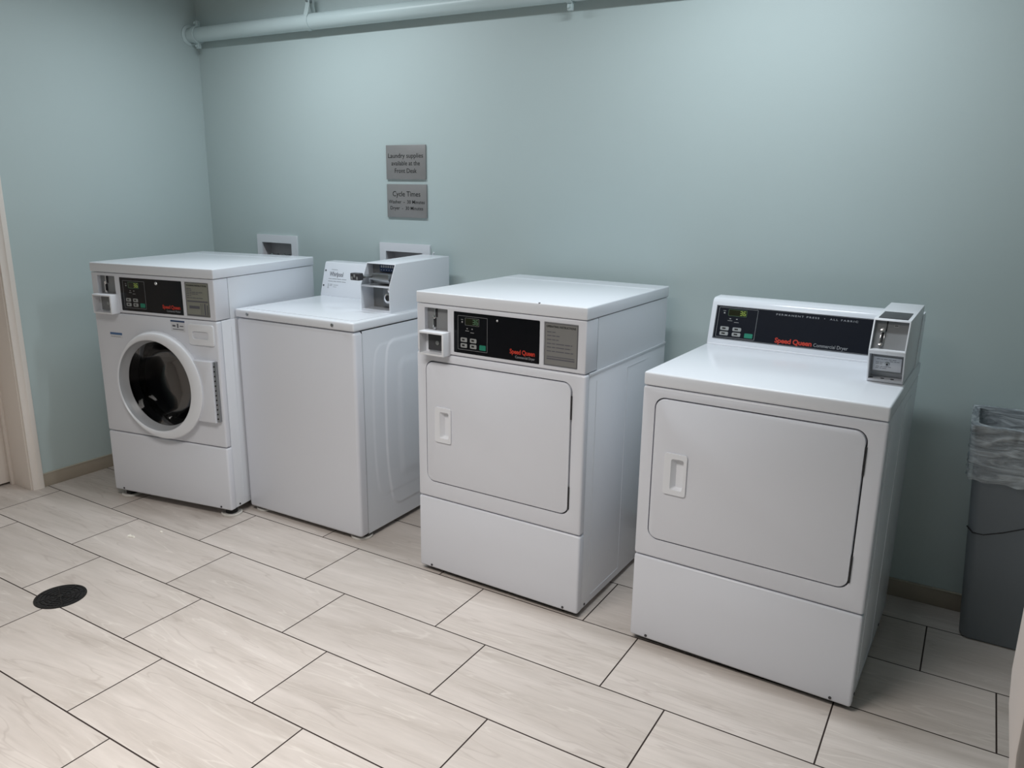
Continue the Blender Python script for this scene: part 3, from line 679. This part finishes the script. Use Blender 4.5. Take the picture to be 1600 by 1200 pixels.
text('COMMERCIAL', 'paleink', con2, .066, .122, .040, .004, -.0001, C2)
bars(lines(.055, .168, .078, .0028, [(.02, .003), (.03, .003), (.025, .003), (.03, .003)])+lines(.055, .166, .066, .0028, [(.03, .003), (.018, .003), (.03, .003), (.03, .003)])
     +[(.056, .064, .051, .0535), (.056, .066, .045, .0475), (.056, .064, .039, .0415), (.056, .066, .033, .0355), (.070, .085, .051, .0535), (.070, .083, .045, .0475), (.092, .122, .049, .051), (.092, .112, .040, .042)]
     +lines(.330, .395, .030, .002, [(.02, .003), (.012, .003), (.03, .003)]), 'paleink', con2, 0, 'printed_text', C2)
for z in (.045, .118): MB().cyl((.031, -.001, z), .0038, .003, 'y', n=12).build('screw', 'darkgrey', con2, C2)
u0, u1 = .502, .658
prof = [(.256, .9315), (.256, 1.042), (.300, 1.133), (.690, 1.141), (.690, .9315)]
cav = [[(.20, .940), (.340, .940), (.340, 1.036), (.20, 1.036)], [(.20, 1.042), (.345, 1.042), (.345, 1.129), (.20, 1.129)]]
mc = MB().prism(prof, u0, u1, 'x', .0015, 2).build('coin_meter_case', 'enamel', T2, cut=[MB().prism(c_, u0+.004, u1-.004, 'x') for c_ in cav])
bp_ = MB().box(u0+.004, u1-.004, .335, .345, .940, 1.129).build('back_plate', 'grey', mc, smooth=0)
lb = MB().box(u0+.050, u1-.008, .325, .335, 1.096, 1.127).build('coin_label', 'blue', bp_, smooth=0); 
bars([(u0+.056+i*.012, u0+.064+i*.012, 1.112, 1.122) for i in range(7)]+[(u0+.056+i*.014, u0+.060+i*.014, 1.101, 1.104) for i in range(6)], 'sticker', lb, .325)
sb = MB(); sb.box(u0+.045, u1-.010, .262, .335, 1.066, 1.092, .003); sb.prism([(.268, 1.066), (.333, 1.066), (.325, 1.050), (.28, 1.050)], u0+.055, u1-.014, 'x', .002)
slo = sb.build('coin_slide', 'steel', mc)
sa = MB(); sa.box(u0+.014, u0+.060, .222, .300, 1.074, 1.084, .002); sa.build('slide_arm', 'steel', slo)
hk = MB(); hk.box(u0-.004, u0+.044, .196, .226, 1.066, 1.096, .004, 3); hko = hk.build('slide_handle', 'darkgrey', slo)
for i_ in range(3): bars([(u0+.002+i_*.014, u0+.010+i_*.014, 1.070+(i_ % 2)*.009, 1.082+(i_ % 2)*.009)], 'btn', hko, .196, 'coin_mark')
lkp = MB().box(u0+.066, u1-.008, .322, .335, .948, 1.034, .001).build('lock_plate', 'steel', bp_)
q = MB(); q.cyl((u0+.108, .312, .985), .022, .020, 'y', n=28, bev=.002); q.cyl((u0+.108, .318, 1.018), .010, .01, 'y', n=20, bev=.001); q.build('lock', 'chrome', lkp)
MB().cyl((u0+.108, .3015, .987), .013, .002, 'y', n=20).build('keyhole', 'gap', lkp)
feet(T2, True, zt=.030, x=(.07, W2-.045), y=(.055, .62))

# ------------------------------------------------------------------ grey bin with bag
TB = thing('waste_bin', 'tall slim grey plastic bin against the wall at the right edge', 'bin', (3.825, -.29, 0))
LX, LY, HB = .56, .275, .762
def loop(z, tx0, tx1, ty0, ty1, r, n=8): return [(x, y, z) for x, y in rrect(tx0, tx1, ty0, ty1, r, n)]
def shell(loops, name, m, parent, cap_bottom=True, solid=.0, smooth=40):
    b_ = bmesh.new(); V = [[b_.verts.new(p) for p in l] for l in loops]; n = len(loops[0])
    for A, B in zip(V, V[1:]):
        for k in range(n): b_.faces.new((A[k], A[(k+1) % n], B[(k+1) % n], B[k]))
    if cap_bottom: b_.faces.new(V[0])
    bmesh.ops.recalc_face_normals(b_, faces=b_.faces[:]); m_ = MB(); m_._add(b_); return m_.build(name, m, parent, smooth=smooth)
def tl(z, g=0, r=.03):
    t_ = 1-z/HB
    return loop(z, .012+.050*t_-g, LX-.012-.050*t_+g, .010+.088*t_-g, LY-.010-.012*t_+g, r)
ol = [loop(.002, .068, LX-.068, .104, LY-.028, .025), tl(.012), tl(.30), tl(.60), tl(.725), tl(.728, .004), tl(.733, .012), tl(.757, .012), tl(.762, .008)]
il = [tl(.762, -.002), tl(.74, -.006), tl(.30, -.006), tl(.03, -.006)]
shell(ol+il, 'bin_body', 'can', TB)
# inward moulded panel seam sloping up to the right
sm = MB()
zf = lambda x: .345+.25*max(0, x-.09)*.9
pts = [(.032, .415), (.050, .395), (.08, .395), (.13, .415), (.22, .462), (.28, .485), (.34, .462), (.44, .415), (.50, .395), (.525, .415)]
def yf(z): return .010+.088*(1-z/HB)
sm.tube([(x, yf(z)+.001, z) for x, z in pts], .0025, 8); sm.build('moulded_seam', 'gap', TB)
# liner folded over the rim, wrinkled
bag = thing('bin_liner', 'clear crinkled plastic bag folded over the rim of the grey bin', 'bag', (3.825, -.29, 0))
random.seed(4)
def wr(loop_, amp, seed):
    cx_ = LX/2; cy_ = LY/2; o_ = []
    for k, (x, y, z) in enumerate(loop_):
        d_ = amp*(math.sin(k*1.7+seed)+.6*math.sin(k*.63+seed*2.1)+.5*math.sin(k*3.1+seed*.7)); L__ = math.hypot(x-cx_, y-cy_)
        o_.append((x+(x-cx_)/L__*d_, y+(y-cy_)/L__*d_, z+amp*1.2*math.sin(k*.9+seed*1.3)))
    return o_
def dens(l, m_=4):
    o_ = []
    for p, q_ in zip(l, l[1:]+l[:1]):
        d_ = math.dist(p, q_); kk = max(1, int(d_/.012))
        o_ += [tuple(p[i]+(q_[i]-p[i])*j/kk for i in range(3)) for j in range(kk)]
    return o_
zz = [(.580, .006, .003), (.592, .010, .003), (.61, .007, .0025), (.63, .011, .0025), (.655, .008, .0025), (.68, .011, .002), (.70, .010, .002), (.725, .014, .0012), (.745, .0145, .001), (.762, .014, .0006), (.7665, .009, .0005)]
BL = [wr(dens(tl(HB, g, .03) if z >= .72 else loop(z, .012+.02*(1-z/HB)-g, LX-.012-.02*(1-z/HB)+g, .010+.045*(1-z/HB)-g, LY-.010+g, .03)), a, z*60) for z, g, a in zz]
nmin = min(len(l) for l in BL)
def resamp(l, n):
    # equal arc-length resampling of a closed loop
    L_ = [0]; 
    for p, q_ in zip(l, l[1:]+l[:1]): L_.append(L_[-1]+math.dist(p, q_))
    tot = L_[-1]; out_ = []; j = 0; ll = l+[l[0]]
    for k in range(n):
        s_ = tot*k/n
        while L_[j+1] < s_: j += 1
        t_ = (s_-L_[j])/max(1e-9, L_[j+1]-L_[j]); out_.append(tuple(ll[j][i]+(ll[j+1][i]-ll[j][i])*t_ for i in range(3)))
    return out_
IN = [wr(dens(tl(HB, -.006, .03)), .0006, 3), wr(dens(tl(.72, -.012, .03)), .002, 5), wr(dens(tl(.60, -.016, .03)), .004, 9), wr(dens(tl(.40, -.02, .03)), .005, 2), wr(dens(tl(.12, -.02, .03)), .005, 7)]
AL = [resamp(l, 150) for l in BL+IN]
shell(AL, 'bag_film', 'bag', bag, cap_bottom=False, smooth=70)

# ------------------------------------------------------------------ floor drain
dt = thing('floor_drain', 'round black perforated drain cover set in the floor tiles', 'drain', (1.109, -1.646, 0))
MB().cyl((0, 0, .0008), .085, .0016, 'z', n=64).build('drain_rim', 'drain', dt)
g = MB(); g.lathe([(.076, .0016), (.085, .0016), (.084, .0035), (.077, .0035)], (0, 0, 0), 'z', 64, True)
for a in range(8):
    an = a*PI/4+.35; c_, s_ = math.cos(an), math.sin(an)
    g.tube([(.008*c_, .008*s_, .0022), (.078*c_, .078*s_, .0022)], .0024, 8)
for rr_ in (.022, .036, .050, .064): g.lathe([(rr_-.0018, .0016), (rr_+.0018, .0016), (rr_+.0012, .0036), (rr_-.0012, .0036)], (0, 0, 0), 'z', 48, True)
g.cyl((0, 0, .003), .010, .003, 'z', n=20, bev=.001)
g.build('grate', 'drain', dt)
hl = MB()
for rr_ in (.029, .043, .057, .070):
    n_ = int(2*PI*rr_/.011)
    for k in range(n_): a = 2*PI*k/n_; hl.cyl((rr_*math.cos(a), rr_*math.sin(a), .0019), .0028, .0010, 'z', n=8)
hl.build('hole', 'gap', dt)

# ------------------------------------------------------------------ scraps on the floor
def scrap(name, label, x, y, pts, m='paper', h=.003):
    o = thing(name, label, 'litter', (x, y, 0)); b_ = bmesh.new(); n = len(pts)
    A = [b_.verts.new((p[0], p[1], .0006)) for p in pts]; B = [b_.verts.new((p[0]*.85, p[1]*.85, h*(1+.6*math.sin(i*2.1)))) for i, p in enumerate(pts)]
    c_ = b_.verts.new((0, 0, h*.6)); b_.faces.new(A[::-1])
    for i in range(n): b_.faces.new((A[i], A[(i+1) % n], B[(i+1) % n], B[i])); b_.faces.new((B[i], B[(i+1) % n], c_))
    bmesh.ops.recalc_face_normals(b_, faces=b_.faces[:]); m_ = MB(); m_._add(b_)
    q_ = m_.build(name, m, smooth=0); q_.location = (x, y, 0); tag(q_, label, 'litter'); bpy.data.objects.remove(o); return q_
scrap('paper_scrap', 'curled cream scrap on the floor tile in front of the front loading washer', .868, -1.212, [(-.022, -.004), (-.016, .008), (-.004, .006), (.004, .010), (.018, .006), (.022, -.002), (.008, -.003), (.002, -.009), (-.012, -.010)], h=.004)
scrap('lint_speck', 'small white speck lying right of the curled cream scrap', .934, -1.117, [(-.009, 0), (-.003, .006), (.007, .005), (.009, -.002), (.001, -.006)])

# ------------------------------------------------------------------ keep the hierarchy at thing > part > sub-part
PROMOTE = {'display_panel', 'instruction_label', 'coin_plate', 'coin_box', 'coin_slide', 'back_plate', 'coin_drawer', 'drawer_surround', 'detergent_drawer'}
def depth(o):
    n = 0
    while o.parent: o = o.parent; n += 1
    return n
for o in list(C.objects):
    if depth(o) >= 2 and o.name.split('.')[0] in PROMOTE:
        off = Vector((0, 0, 0)); p = o.parent
        while p.parent: off += p.location; p = p.parent
        o.parent = p; o.location += off
for o in list(C.objects):
    while depth(o) > 2:
        o.location += o.parent.location; o.parent = o.parent.parent
